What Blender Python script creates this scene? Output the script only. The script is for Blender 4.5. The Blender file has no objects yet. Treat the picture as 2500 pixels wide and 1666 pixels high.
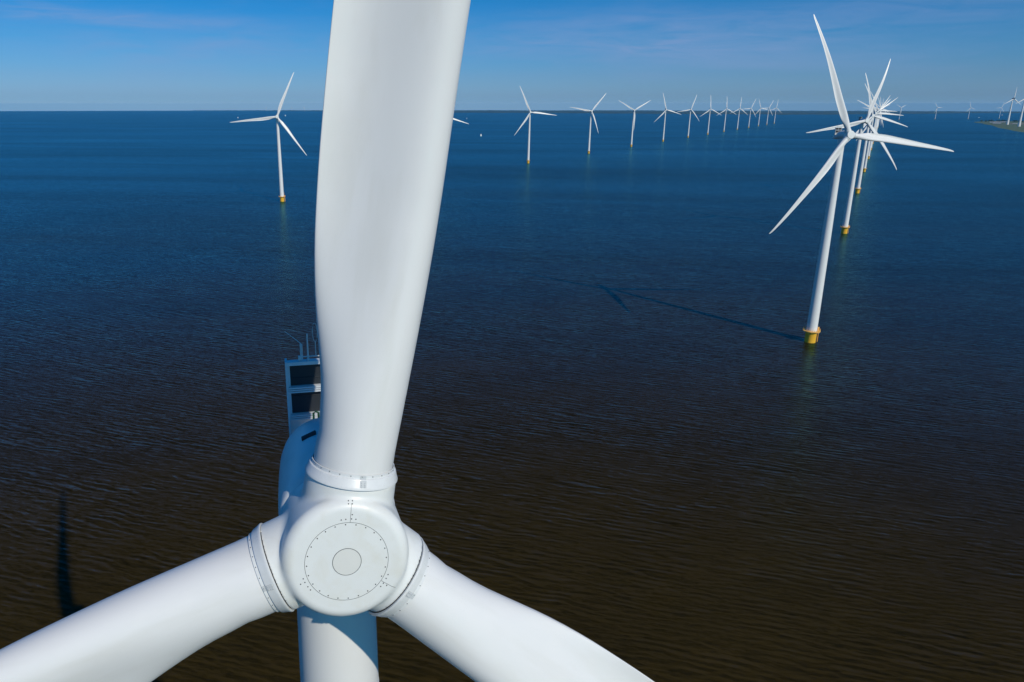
import bpy, bmesh, math, random
import numpy as np
from mathutils import Matrix, Vector, Euler

R = math.radians
rnd = random.Random(7)
scene = bpy.context.scene
COL = scene.collection

# ------------------------------------------------------------------ camera
CAM_H = 130.36
EARTH = 7.4e6                       # earth radius with refraction
cam_data = bpy.data.cameras.new("camera")
cam = bpy.data.objects.new("camera", cam_data)
COL.objects.link(cam)
cam.location = (0, 0, CAM_H)
cam.rotation_euler = (R(90 - 17.44), 0, 0)
cam_data.sensor_width = 36.0
cam_data.lens = 1830.3 / 2500 * 36
cam_data.shift_x = 0.0758
cam_data.clip_start = 0.1
cam_data.clip_end = 120000
scene.camera = cam

# ------------------------------------------------------------------ light
SUN_EL, SUN_AZ = R(35.2), R(146.6)  # azimuth clockwise from +Y
S = Vector((math.sin(SUN_AZ) * math.cos(SUN_EL), math.cos(SUN_AZ) * math.cos(SUN_EL), math.sin(SUN_EL)))
sun_data = bpy.data.lights.new("sun", 'SUN')
sun_data.energy = 3.2
sun_data.angle = R(0.53)
sun_data.color = (1.0, 0.925, 0.765)
sun = bpy.data.objects.new("sun", sun_data)
COL.objects.link(sun)
sun.rotation_euler = (-S).to_track_quat('-Z', 'Y').to_euler()
sun.location = (60, -90, 300)

world = bpy.data.worlds.new("World")
scene.world = world
world.use_nodes = True
wt = world.node_tree
wt.nodes.clear()


def N(nt, kind, **kw):
    n = nt.nodes.new(kind)
    for k, v in kw.items():
        if k.startswith('i_'):
            n.inputs[k[2:].replace('_', ' ')].default_value = v
        else:
            setattr(n, k, v)
    return n


def ramp(nt, stops, interp='LINEAR'):
    n = nt.nodes.new('ShaderNodeValToRGB')
    cr = n.color_ramp
    cr.interpolation = interp
    while len(cr.elements) < len(stops):
        cr.elements.new(0.5)
    for e, (p, c) in zip(cr.elements, stops):
        e.position = p
        e.color = (c[0], c[1], c[2], 1) if hasattr(c, '__len__') else (c, c, c, 1)
    return n


def mathn(nt, op, a, b=None, clamp=False):
    n = nt.nodes.new('ShaderNodeMath')
    n.operation = op
    n.use_clamp = clamp
    for i, v in enumerate((a, b)):
        if v is None:
            continue
        if isinstance(v, (int, float)):
            n.inputs[i].default_value = v
        else:
            nt.links.new(v, n.inputs[i])
    return n.outputs[0]


def mixc(nt, fac, a, b, blend='MIX'):
    n = nt.nodes.new('ShaderNodeMix')
    n.data_type = 'RGBA'
    n.blend_type = blend
    for sock, v in ((n.inputs[0], fac), (n.inputs[6], a), (n.inputs[7], b)):
        if isinstance(v, (int, float)):
            sock.default_value = v
        elif isinstance(v, tuple):
            sock.default_value = (*v, 1) if len(v) == 3 else v
        else:
            nt.links.new(v, sock)
    return n.outputs[2]


sky = N(wt, 'ShaderNodeTexSky', sky_type='NISHITA', sun_disc=False, sun_elevation=SUN_EL,
        sun_rotation=SUN_AZ, altitude=100, air_density=1.0, dust_density=0.6, ozone_density=3.0)
tc = N(wt, 'ShaderNodeTexCoord')
sep = N(wt, 'ShaderNodeSeparateXYZ')
wt.links.new(tc.outputs['Generated'], sep.inputs[0])
# the sky keeps its colour a little below eye level, down to the sea's horizon
vz = N(wt, 'ShaderNodeCombineXYZ')
wt.links.new(sep.outputs[0], vz.inputs[0])
wt.links.new(sep.outputs[1], vz.inputs[1])
wt.links.new(mathn(wt, 'MAXIMUM', sep.outputs[2], 0.012), vz.inputs[2])
wt.links.new(vz.outputs[0], sky.inputs['Vector'])
# deep polarised blue: the sky's tint by elevation (sine of it)
tint = ramp(wt, [(0.0000, (0.92, 1.28, 1.86)), (0.0490, (0.92, 1.28, 1.86)), (0.0632, (0.60, 0.90, 1.44)), (0.0775, (0.465, 0.76, 1.27)), (0.0949, (0.405, 0.68, 1.20)), (0.1183, (0.365, 0.63, 1.14)), (0.1871, (0.27, 0.53, 0.98)), (0.2828, (0.12, 0.46, 0.87)),
                 (0.3606, (0.04, 0.40, 0.80)), (0.5477, (0.016, 0.46, 0.84)), (1.0000, (0.008, 0.45, 0.88))])
# (the ramp runs over the square root of the elevation's sine, so that it resolves the horizon)
wt.links.new(mathn(wt, 'POWER', mathn(wt, 'MAXIMUM', sep.outputs[2], 0.0), 0.5), tint.inputs[0])
skyc = mixc(wt, 1.0, sky.outputs[0], tint.outputs[0], 'MULTIPLY')
# thin cirrus
mp = N(wt, 'ShaderNodeMapping')
mp.inputs['Scale'].default_value = (2.2, 2.2, 16.0)
mp.inputs['Rotation'].default_value = (R(3), R(-4), R(20))
wt.links.new(tc.outputs['Generated'], mp.inputs[0])
cn = N(wt, 'ShaderNodeTexNoise', i_Scale=1.6, i_Detail=6.0, i_Roughness=0.55, i_Distortion=0.6)
wt.links.new(mp.outputs[0], cn.inputs['Vector'])
cr1 = ramp(wt, [(0.42, 0.0), (0.75, 1.0)], 'EASE')
wt.links.new(cn.outputs[0], cr1.inputs[0])
band = ramp(wt, [(0.0, 0.25), (0.05, 1.0), (0.10, 0.7), (0.2, 0.25), (0.5, 0.0)])
wt.links.new(sep.outputs[2], band.inputs[0])
cf = mathn(wt, 'MULTIPLY', mathn(wt, 'MULTIPLY', cr1.outputs[0], band.outputs[0]), 0.42)
az = mathn(wt, 'ARCTAN2', sep.outputs[0], sep.outputs[1])


def veil(a0, e0, sa, se):
    # a soft patch of thin cirrus round one compass direction and elevation (radians)
    da = mathn(wt, 'DIVIDE', mathn(wt, 'SUBTRACT', az, a0), sa)
    de = mathn(wt, 'DIVIDE', mathn(wt, 'SUBTRACT', sep.outputs[2], e0), se)
    q = mathn(wt, 'ADD', mathn(wt, 'MULTIPLY', da, da), mathn(wt, 'MULTIPLY', de, de))
    return mathn(wt, 'POWER', 2.718, mathn(wt, 'MULTIPLY', q, -1.0))


v = mathn(wt, 'MULTIPLY', veil(-0.335, 0.094, 0.11, 0.007), 0.9)
v = mathn(wt, 'ADD', v, mathn(wt, 'MULTIPLY', veil(-0.46, 0.100, 0.05, 0.010), 0.8))
v = mathn(wt, 'ADD', v, mathn(wt, 'MULTIPLY', veil(-0.28, 0.068, 0.20, 0.018), 0.6))
v = mathn(wt, 'ADD', v, mathn(wt, 'MULTIPLY', veil(0.27, 0.075, 0.22, 0.028), 0.9))
v = mathn(wt, 'ADD', v, mathn(wt, 'MULTIPLY', veil(0.60, 0.10, 0.16, 0.02), 0.5))
cn2 = N(wt, 'ShaderNodeTexNoise', i_Scale=5.0, i_Detail=7.0, i_Roughness=0.6, i_Distortion=0.8)
wt.links.new(mp.outputs[0], cn2.inputs['Vector'])
cr2 = ramp(wt, [(0.3, 0.15), (0.7, 1.0)])
wt.links.new(cn2.outputs[0], cr2.inputs[0])
v = mathn(wt, 'MULTIPLY', mathn(wt, 'MULTIPLY', v, cr2.outputs[0]), 0.62)
cf = mathn(wt, 'ADD', mathn(wt, 'MULTIPLY', cf, 0.55), v, clamp=True)
skyc = mixc(wt, cf, skyc, (2.6, 3.5, 6.0))
bg = N(wt, 'ShaderNodeBackground')
bg.inputs[1].default_value = 0.10
wt.links.new(skyc, bg.inputs[0])
wo = N(wt, 'ShaderNodeOutputWorld')
wt.links.new(bg.outputs[0], wo.inputs[0])

scene.view_settings.view_transform = 'Standard'
scene.view_settings.look = 'None'
scene.view_settings.exposure = 0.0
scene.view_settings.gamma = 1.0
scene.view_settings.use_curve_mapping = False
scene.cycles.max_bounces = 8
scene.cycles.volume_bounces = 0
scene.cycles.sample_clamp_indirect = 4.0


# ------------------------------------------------------------------ materials
def new_mat(name):
    m = bpy.data.materials.new(name)
    m.use_nodes = True
    nt = m.node_tree
    bsdf = nt.nodes['Principled BSDF']
    return m, nt, bsdf


def paint(name, col, rough=0.35, var=0.05, scale=0.6, stain=None, stain_amt=0.0, bump=0.0, streak=(1, 1, 1)):
    m, nt, b = new_mat(name)
    t = N(nt, 'ShaderNodeTexCoord')
    mpn = N(nt, 'ShaderNodeMapping')
    mpn.inputs['Scale'].default_value = streak
    nt.links.new(t.outputs['Object'], mpn.inputs[0])
    n1 = N(nt, 'ShaderNodeTexNoise', i_Scale=scale, i_Detail=7.0, i_Roughness=0.6)
    nt.links.new(mpn.outputs[0], n1.inputs['Vector'])
    lo = tuple(c * (1 - var) for c in col)
    hi = tuple(min(1, c * (1 + var)) for c in col)
    r1 = ramp(nt, [(0.3, lo), (0.7, hi)])
    nt.links.new(n1.outputs[0], r1.inputs[0])
    c = r1.outputs[0]
    if stain:
        n2 = N(nt, 'ShaderNodeTexNoise', i_Scale=scale * 2.7, i_Detail=5.0, i_Roughness=0.55, i_Distortion=0.4)
        nt.links.new(mpn.outputs[0], n2.inputs['Vector'])
        r2 = ramp(nt, [(0.48, 0.0), (0.78, stain_amt)])
        nt.links.new(n2.outputs[0], r2.inputs[0])
        c = mixc(nt, r2.outputs[0], c, stain)
    nt.links.new(c, b.inputs['Base Color'])
    n3 = N(nt, 'ShaderNodeTexNoise', i_Scale=scale * 6, i_Detail=4.0)
    nt.links.new(t.outputs['Object'], n3.inputs['Vector'])
    r3 = ramp(nt, [(0.3, max(0.05, rough - 0.08)), (0.7, rough + 0.1)])
    nt.links.new(n3.outputs[0], r3.inputs[0])
    nt.links.new(r3.outputs[0], b.inputs['Roughness'])
    if bump:
        bp = N(nt, 'ShaderNodeBump', i_Strength=0.2, i_Distance=bump)
        nt.links.new(n1.outputs[0], bp.inputs['Height'])
        nt.links.new(bp.outputs[0], b.inputs['Normal'])
    return m


M_WHITE = paint('white_gelcoat', (0.77, 0.765, 0.76), 0.38, 0.025, 0.35, (0.66, 0.65, 0.61), 0.5, streak=(1, 1, 0.2))
M_NOSE = paint('nose_gelcoat', (0.76, 0.77, 0.755), 0.40, 0.02, 0.5, (0.68, 0.66, 0.58), 0.55)
M_HATCH = paint('hatch_gelcoat', (0.71, 0.705, 0.67), 0.5, 0.02, 1.0)
M_TOWER = paint('tower_paint', (0.76, 0.755, 0.75), 0.40, 0.02, 0.25, (0.70, 0.69, 0.66), 0.25, streak=(1, 1, 0.12))
M_COLLAR = paint('collar_paint', (0.74, 0.75, 0.75), 0.33, 0.05, 1.2, (0.62, 0.63, 0.62), 0.4)
M_YELLOW = paint('yellow_paint', (1.0, 0.53, 0.045), 0.42, 0.03, 0.4, (0.85, 0.40, 0.03), 0.4, streak=(1, 1, 0.2))
M_PALEYEL = paint('faded_yellow_paint', (0.92, 0.50, 0.12), 0.5, 0.08, 0.8)
M_BOLT = paint('bolt_steel', (0.03, 0.032, 0.04), 0.5, 0.1, 20)
M_PLATE = paint('bare_steel', (0.55, 0.57, 0.58), 0.35, 0.06, 4)
M_SEAM = paint('seam_sealant', (0.10, 0.11, 0.11), 0.6, 0.1, 5)
M_GAP = paint('rubber_seal', (0.012, 0.013, 0.02), 0.7, 0.1, 5)
M_ALU = paint('galvanised_frame', (0.62, 0.65, 0.68), 0.4, 0.05, 3)
M_GALV = paint('grey_rod', (0.55, 0.57, 0.58), 0.4, 0.05, 3)
M_DARKNAC = paint('dark_blue_grey_paint', (0.035, 0.06, 0.10), 0.4, 0.1, 0.2)
M_RED = paint('red_paint', (0.55, 0.06, 0.08), 0.4, 0.08, 2)
M_SAIL = paint('sailcloth', (0.82, 0.82, 0.80), 0.7, 0.03, 0.5)
M_HULL = paint('hull_paint', (0.70, 0.70, 0.70), 0.3, 0.04, 0.5)
M_DECK = paint('dark_hull_paint', (0.06, 0.08, 0.12), 0.4, 0.1, 0.5)
M_ROOF = paint('barn_roof_metal', (0.62, 0.64, 0.66), 0.45, 0.06, 0.1)
M_WALLB = paint('barn_wall_cladding', (0.10, 0.14, 0.13), 0.6, 0.1, 0.1)
M_BARK = paint('bark', (0.09, 0.07, 0.05), 0.9, 0.2, 1)


def radiator_mat():
    m, nt, b = new_mat('radiator_fins')
    t = N(nt, 'ShaderNodeTexCoord')
    w = N(nt, 'ShaderNodeTexWave', i_Scale=9.0, i_Distortion=0.0)
    w.wave_type = 'BANDS'
    w.bands_direction = 'Z'
    nt.links.new(t.outputs['Object'], w.inputs['Vector'])
    r = ramp(nt, [(0.2, (0.006, 0.009, 0.014)), (0.9, (0.02, 0.027, 0.036))])
    nt.links.new(w.outputs[0], r.inputs[0])
    nt.links.new(r.outputs[0], b.inputs['Base Color'])
    b.inputs['Roughness'].default_value = 0.6
    return m


M_RAD = radiator_mat()


def leaf_mat(name, a, bcol, scale=0.2):
    m, nt, b = new_mat(name)
    t = N(nt, 'ShaderNodeTexCoord')
    n1 = N(nt, 'ShaderNodeTexNoise', i_Scale=scale, i_Detail=6.0, i_Roughness=0.6)
    nt.links.new(t.outputs['Object'], n1.inputs['Vector'])
    r = ramp(nt, [(0.3, a), (0.7, bcol)])
    nt.links.new(n1.outputs[0], r.inputs[0])
    nt.links.new(r.outputs[0], b.inputs['Base Color'])
    b.inputs['Roughness'].default_value = 0.8
    return m


M_LEAF = leaf_mat('foliage', (0.020, 0.045, 0.016), (0.05, 0.085, 0.03))


def water_mat():
    m, nt, b = new_mat('lake_water')
    nt.nodes.remove(b)
    L = nt.links
    t = N(nt, 'ShaderNodeTexCoord')

    def noise(scale, sx, sy, rot, det=3.0, rough=0.55, dist=0.0):
        mp_ = N(nt, 'ShaderNodeMapping', vector_type='TEXTURE')
        mp_.inputs['Rotation'].default_value = (0, 0, R(rot))
        mp_.inputs['Scale'].default_value = (1 / sx, 1 / sy, 1.0)
        L.new(t.outputs['Object'], mp_.inputs[0])
        n_ = N(nt, 'ShaderNodeTexNoise', i_Scale=scale, i_Detail=det, i_Roughness=rough, i_Distortion=dist)
        L.new(mp_.outputs[0], n_.inputs['Vector'])
        return n_
    patch = noise(0.0045, 1.0, 3.5, -12, 4.0, 0.6, 0.5)      # gusts roughen the water in long patches
    pr = ramp(nt, [(0.3, 0.6), (0.7, 1.3)])
    L.new(patch.outputs[0], pr.inputs[0])
    slope_y = None
    slope_x = None
    # loose chop: scale, stretch along the crest, heading, slope along and across
    for sc, sx, sy, rot, ay, ax, det, dist in WAVES:
        n_ = noise(sc, sx, sy, rot, det, 0.5, dist)
        sp = N(nt, 'ShaderNodeSeparateColor')
        L.new(n_.outputs['Color'], sp.inputs[0])
        a = mathn(nt, 'MULTIPLY', mathn(nt, 'SUBTRACT', sp.outputs[0], 0.5), ay * 2)
        c = mathn(nt, 'MULTIPLY', mathn(nt, 'SUBTRACT', sp.outputs[1], 0.5), ax * 2)
        slope_y = a if slope_y is None else mathn(nt, 'ADD', slope_y, a)
        slope_x = c if slope_x is None else mathn(nt, 'ADD', slope_x, c)
    # wind waves in long ranks: length in metres, heading, steepness, wander
    for lam, rot, amp, wander, dsc, brk in RANKS:
        mp_ = N(nt, 'ShaderNodeMapping', vector_type='TEXTURE')
        mp_.inputs['Rotation'].default_value = (0, 0, R(rot))
        mp_.inputs['Scale'].default_value = (2.8, 1.0, 1.0)
        L.new(t.outputs['Object'], mp_.inputs[0])
        w_ = N(nt, 'ShaderNodeTexWave', wave_type='BANDS', bands_direction='Y', wave_profile='SIN')
        w_.inputs['Scale'].default_value = 2 * math.pi / (20 * lam)
        w_.inputs['Distortion'].default_value = wander
        w_.inputs['Detail'].default_value = 2.0
        w_.inputs['Detail Scale'].default_value = dsc
        w_.inputs['Detail Roughness'].default_value = 0.6
        L.new(mp_.outputs[0], w_.inputs['Vector'])
        crest = mathn(nt, 'SUBTRACT', mathn(nt, 'POWER', w_.outputs['Fac'], 2.2), 0.34)
        nb = noise(brk, 0.5, 1.0, rot + 8, 2.0, 0.5, 0.3)
        br = ramp(nt, [(0.36, 0.15), (0.62, 1.25)])
        L.new(nb.outputs[0], br.inputs[0])
        slope_y = mathn(nt, 'ADD', slope_y, mathn(nt, 'MULTIPLY', mathn(nt, 'MULTIPLY', crest, br.outputs[0]), amp))
    slope_y = mathn(nt, 'MULTIPLY', slope_y, pr.outputs[0])
    cmb = N(nt, 'ShaderNodeCombineXYZ')
    L.new(slope_x, cmb.inputs[0])
    L.new(slope_y, cmb.inputs[1])
    geo = N(nt, 'ShaderNodeNewGeometry')
    va = N(nt, 'ShaderNodeVectorMath', operation='ADD')
    L.new(cmb.outputs[0], va.inputs[0])
    L.new(geo.outputs['Normal'], va.inputs[1])
    vn = N(nt, 'ShaderNodeVectorMath', operation='NORMALIZE')
    L.new(va.outputs[0], vn.inputs[0])
    # reflectance of water by the angle between ripple and view (parallel-polarised Fresnel curve)
    dot = N(nt, 'ShaderNodeVectorMath', operation='DOT_PRODUCT')
    L.new(vn.outputs[0], dot.inputs[0])
    L.new(geo.outputs['Incoming'], dot.inputs[1])
    fr = ramp(nt, [(0.0, 0.50), (0.045, 0.42), (0.087, 0.34), (0.174, 0.205), (0.292, 0.098), (0.375, 0.050), (0.5, 0.009), (1.0, 0.002)])
    L.new(mathn(nt, 'MAXIMUM', dot.outputs['Value'], 0.0), fr.inputs[0])
    big = noise(0.0016, 0.5, 2.2, -10, 4.0, 0.6, 0.6)       # broad calmer and rougher bands
    bgr = ramp(nt, [(0.32, 0.80), (0.68, 1.18)])
    L.new(big.outputs[0], bgr.inputs[0])
    refl = mathn(nt, 'MULTIPLY', fr.outputs[0], bgr.outputs[0], True)
    silt = noise(0.004, 1.0, 2.0, 20, 5.0, 0.6, 0.5)        # brown silt, a little uneven
    sr = ramp(nt, [(0.3, (0.024, 0.0162, 0.0032)), (0.7, (0.035, 0.0235, 0.0048))])
    L.new(silt.outputs[0], sr.inputs[0])
    df = N(nt, 'ShaderNodeBsdfDiffuse')
    # light comes back out of the water less and less toward grazing view (1 - Fresnel)
    tr = ramp(nt, [(0.0, 0.06), (0.087, 0.30), (0.174, 0.52), (0.292, 0.78), (0.5, 0.96), (1.0, 1.0)])
    dg = N(nt, 'ShaderNodeVectorMath', operation='DOT_PRODUCT')
    L.new(geo.outputs['Normal'], dg.inputs[0])
    L.new(geo.outputs['Incoming'], dg.inputs[1])
    L.new(dg.outputs['Value'], tr.inputs[0])
    L.new(mixc(nt, 1.0, sr.outputs[0], tr.outputs[0], 'MULTIPLY'), df.inputs['Color'])
    # crests glow with the light that passes through them: steeper shading normal for the silt's light
    sc3 = N(nt, 'ShaderNodeVectorMath', operation='SCALE')
    sc3.inputs['Scale'].default_value = -3.0
    L.new(cmb.outputs[0], sc3.inputs[0])
    va2 = N(nt, 'ShaderNodeVectorMath', operation='ADD')
    L.new(sc3.outputs[0], va2.inputs[0])
    L.new(geo.outputs['Normal'], va2.inputs[1])
    vn2 = N(nt, 'ShaderNodeVectorMath', operation='NORMALIZE')
    L.new(va2.outputs[0], vn2.inputs[0])
    L.new(vn2.outputs[0], df.inputs['Normal'])
    gl = N(nt, 'ShaderNodeBsdfGlossy')
    gl.inputs['Color'].default_value = WATER_TINT
    gl.inputs['Roughness'].default_value = 0.26
    L.new(vn.outputs[0], gl.inputs['Normal'])
    mx = N(nt, 'ShaderNodeMixShader')
    L.new(refl, mx.inputs[0])
    L.new(df.outputs[0], mx.inputs[1])
    L.new(gl.outputs[0], mx.inputs[2])
    L.new(mx.outputs[0], nt.nodes['Material Output'].inputs['Surface'])
    return m


WAVES = ((0.12, 0.30, 1.0, -20, 0.05, 0.02, 2.0, 0.2), (0.7, 0.25, 1.0, -22, 0.12, 0.03, 1.5, 0.3), (1.8, 0.30, 1.0, -16, 0.18, 0.08, 2.0, 0.3))
RANKS = ((2.8, -21, 0.145, 7.0, 1.5, 0.07), (2.0, -12, 0.11, 6.0, 1.4, 0.12), (4.8, -29, 0.05, 6.0, 1.2, 0.03))
WATER_TINT = (0.30, 0.90, 1.0, 1)
M_WATER = water_mat()


def ground_mat(name, cols, scale, rough=0.9, streak=(1, 1, 1)):
    m, nt, b = new_mat(name)
    t = N(nt, 'ShaderNodeTexCoord')
    mpn = N(nt, 'ShaderNodeMapping')
    mpn.inputs['Scale'].default_value = streak
    nt.links.new(t.outputs['Object'], mpn.inputs[0])
    n1 = N(nt, 'ShaderNodeTexNoise', i_Scale=scale, i_Detail=8.0, i_Roughness=0.62)
    nt.links.new(mpn.outputs[0], n1.inputs['Vector'])
    r = ramp(nt, [(0.3 + 0.4 * i / (len(cols) - 1), c) for i, c in enumerate(cols)])
    nt.links.new(n1.outputs[0], r.inputs[0])
    nt.links.new(r.outputs[0], b.inputs['Base Color'])
    b.inputs['Roughness'].default_value = rough
    return m


M_SHORE = ground_mat('far_fields', [(0.012, 0.035, 0.022), (0.025, 0.05, 0.03), (0.018, 0.04, 0.026), (0.12, 0.13, 0.10)], 0.0015)
M_GRASS = ground_mat('polder_grass', [(0.05, 0.095, 0.03), (0.075, 0.13, 0.045), (0.11, 0.13, 0.06), (0.06, 0.10, 0.035)], 0.012)
M_FIELD = ground_mat('bare_field', [(0.20, 0.15, 0.11), (0.27, 0.20, 0.15)], 0.01)
M_STONE = ground_mat('dike_stone', [(0.10, 0.11, 0.10), (0.18, 0.18, 0.16)], 0.08)


# ------------------------------------------------------------------ helpers
def drop(x, y):
    return -(x * x + y * y) / (2 * EARTH)


def mesh_from(name, verts, faces, mat, smooth=True, angle=None):
    me = bpy.data.meshes.new(name)
    me.from_pydata([tuple(v) for v in verts], [], [tuple(f) for f in faces])
    me.update()
    if smooth:
        for p in me.polygons:
            p.use_smooth = True
    me.materials.append(mat)
    if angle:
        me.set_sharp_from_angle(angle=R(angle))
    return me


class MB:
    def __init__(self):
        self.v, self.f = [], []

    def add(self, verts, faces):
        o = len(self.v)
        self.v += [tuple(p) for p in verts]
        self.f += [tuple(i + o for i in f) for f in faces]

    def box(self, c, s, rot=None):
        x, y, z = (k / 2 for k in s)
        vs = [Vector((a, b, d)) for a in (-x, x) for b in (-y, y) for d in (-z, z)]
        if rot is not None:
            vs = [rot @ q for q in vs]
        vs = [q + Vector(c) for q in vs]
        self.add(vs, [(0, 1, 3, 2), (4, 6, 7, 5), (0, 4, 5, 1), (2, 3, 7, 6), (0, 2, 6, 4), (1, 5, 7, 3)])

    def tube(self, pts, r, n=8, closed=False):
        pts = [Vector(p) for p in pts]
        k = len(pts)
        rs = r if hasattr(r, '__len__') else [r] * k
        rings = []
        for i, p in enumerate(pts):
            a = pts[(i - 1) % k] if (closed or i > 0) else p
            b = pts[(i + 1) % k] if (closed or i < k - 1) else p
            d = (b - a).normalized()
            up = Vector((0, 0, 1)) if abs(d.z) < 0.95 else Vector((1, 0, 0))
            x = d.cross(up).normalized()
            y = d.cross(x).normalized()
            rings.append([p + (x * math.cos(2 * math.pi * j / n) + y * math.sin(2 * math.pi * j / n)) * rs[i] for j in range(n)])
        vs = [q for rg in rings for q in rg]
        fs = []
        for i in range(k if closed else k - 1):
            i2 = (i + 1) % k
            for j in range(n):
                fs.append((i * n + j, i * n + (j + 1) % n, i2 * n + (j + 1) % n, i2 * n + j))
        if not closed:
            fs.append(tuple(reversed(range(n))))
            fs.append(tuple(range((k - 1) * n, k * n)))
        self.add(vs, fs)

    def lathe(self, prof, n=48, axis='Z', cap0=True, cap1=True):
        vs, fs = [], []
        for (r, h) in prof:
            for j in range(n):
                a = 2 * math.pi * j / n
                if axis == 'Z':
                    vs.append((r * math.cos(a), r * math.sin(a), h))
                else:                                   # Y
                    vs.append((r * math.cos(a), h, -r * math.sin(a)))
        k = len(prof)
        for i in range(k - 1):
            for j in range(n):
                fs.append((i * n + j, i * n + (j + 1) % n, (i + 1) * n + (j + 1) % n, (i + 1) * n + j))
        if cap0:
            fs.append(tuple(reversed(range(n))))
        if cap1:
            fs.append(tuple(range((k - 1) * n, k * n)))
        self.add(vs, fs)

    def mesh(self, name, mat, smooth=True, angle=35):
        return mesh_from(name, self.v, self.f, mat, smooth, angle)


def link(name, data, parent=None, mat=None):
    o = bpy.data.objects.new(name, data)
    COL.objects.link(o)
    if parent is not None:
        o.parent = parent
    if mat is not None:
        o.matrix_local = mat
    return o


def tag(o, label=None, cat=None, group=None, kind=None):
    if label:
        o['label'] = label
    if cat:
        o['category'] = cat
    if group:
        o['group'] = group
    if kind:
        o['kind'] = kind
    return o


# ------------------------------------------------------------------ setting: the lake
def build_water():
    rs = [0.0]
    r = 6.0
    while r < 62000:
        rs.append(r)
        r *= 1.09
    n = 256
    vs = [(0, 0, 0)]
    for r in rs[1:]:
        for j in range(n):
            a = 2 * math.pi * j / n
            vs.append((r * math.cos(a), r * math.sin(a), -r * r / (2 * EARTH)))
    fs = [(0, 1 + j, 1 + (j + 1) % n) for j in range(n)]
    for i in range(len(rs) - 2):
        b0, b1 = 1 + i * n, 1 + (i + 1) * n
        for j in range(n):
            fs.append((b0 + j, b1 + j, b1 + (j + 1) % n, b0 + (j + 1) % n))
    o = link('water', mesh_from('water', vs, fs, M_WATER))
    tag(o, 'open lake water, brown close by and deep blue farther off, rippled by the wind', kind='structure')


build_water()


def az_of(px):
    # azimuth of a picture column on the horizon (used to lay out the far coast)
    d = Vector(((px - 1060.4) / 1830.3, 0.954 + 0.3 * 0.31, 0))
    return math.atan2(d.x, d.y)


def build_far_shore():
    pts = [(470, 40000), (560, 34000), (700, 28000), (850, 22500), (1040, 17600), (1250, 16800), (1500, 15500), (1750, 14800),
           (1950, 14300), (2100, 15500), (2250, 18000), (2400, 21000), (2700, 22000)]
    az = [az_of(p[0]) for p in pts]
    n = 420
    ks = 16
    vs, fs = [], []
    nz = [rnd.uniform(0, 1) for _ in range(4000)]
    for i in range(n + 1):
        a = az[0] + (az[-1] - az[0]) * i / n
        j = max(k for k in range(len(az)) if az[k] <= a + 1e-9)
        j = min(j, len(az) - 2)
        t = (a - az[j]) / (az[j + 1] - az[j])
        d0 = pts[j][1] * (1 - t) + pts[j + 1][1] * t + 260 * math.sin(i * 0.31) + 160 * math.sin(i * 0.83 + 1)
        for k in range(ks):
            d = d0 + (0 if k == 0 else 60 * 1.6 ** k)
            x, y = d * math.sin(a), d * math.cos(a)
            h = 0.3 if k == 0 else 2.0
            if k in (4, 6, 8, 10, 11, 12, 13):
                h += (3 + 11 * nz[(i * 7 + k * 131) % 4000]) * (1 if nz[(i // 5 * 3 + k * 17) % 4000] > 0.35 else 0.1)
            vs.append((x, y, drop(x, y) + h))
    for i in range(n):
        for k in range(ks - 1):
            a_, b_ = i * ks + k, (i + 1) * ks + k
            fs.append((a_, a_ + 1, b_ + 1, b_))
    o = link('far_shore', mesh_from('far_shore', vs, fs, M_SHORE, smooth=False))
    tag(o, 'long flat shore with trees and fields on the horizon', kind='structure')


build_far_shore()


def poly_land(name, pts, z, mat, label, kind='structure', skirt=1.5, sub=6):
    """A flat piece of land following the earth's curve, with a sloping bank."""
    bm = bmesh.new()
    vs = [bm.verts.new((x, y, 0)) for x, y in pts]
    bm.faces.new(vs)
    bmesh.ops.triangulate(bm, faces=bm.faces[:])
    bmesh.ops.subdivide_edges(bm, edges=bm.edges[:], cuts=sub, use_grid_fill=True)
    bnd = {v for e in bm.edges if len(e.link_faces) == 1 for v in e.verts}
    for v in bm.verts:
        v.co.z = drop(v.co.x, v.co.y) + (z if v not in bnd else z - skirt)
    me = bpy.data.meshes.new(name)
    bm.normal_update()
    bm.to_mesh(me)
    bm.free()
    if sum(p.normal.z for p in me.polygons) < 0:
        me.flip_normals()
    me.materials.append(mat)
    o = link(name, me)
    tag(o, label, kind=kind)
    return o


SPIT = [(4495, 6489), (4300, 6120), (4147, 5884), (3930, 5500), (3716, 5164), (3510, 4850), (3328, 4520), (3170, 4260), (3029, 3995),
        (2418, 2788), (5200, 5200), (5600, 6900), (5150, 7000), (4900, 6960), (4640, 6720)]
poly_land('spit_of_land', SPIT, 2.6, M_GRASS, 'low green spit of land reaching into the lake at right', skirt=2.5)
poly_land('bare_field', [(4260, 5790), (4420, 5980), (4700, 6060), (5100, 6000), (5000, 5600), (4500, 5250)], 2.9, M_FIELD,
          'bare brown field on the spit', skirt=0.1)


# ------------------------------------------------------------------ wind turbine meshes
TILT = R(6)
OV = 5.5           # rotor centre ahead of the tower axis
HUB_Z = 115.575
LBL = 64.5


def interp(x, xs, ys):
    return float(np.interp(x, xs, ys))


def smooth(x, xs, ys):
    return sum(interp(x + d, xs, ys) for d in (-1.4, -.7, 0, .7, 1.4)) / 5 if 4 < x < 60 else interp(x, xs, ys)


def w_at(r):
    # out-of-plane line of the close turbine's blades: coned into the wind
    return 0.009 * r + 0.005 * r * r if r < 20 else 2.18 + 0.209 * (r - 20) - 0.0034 * (r - 20) ** 2


def w_loaded(r):
    # the blades of the others: coned into the wind, bent back toward the tip
    return 0.06 * r - 2.19e-5 * r ** 3


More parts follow.
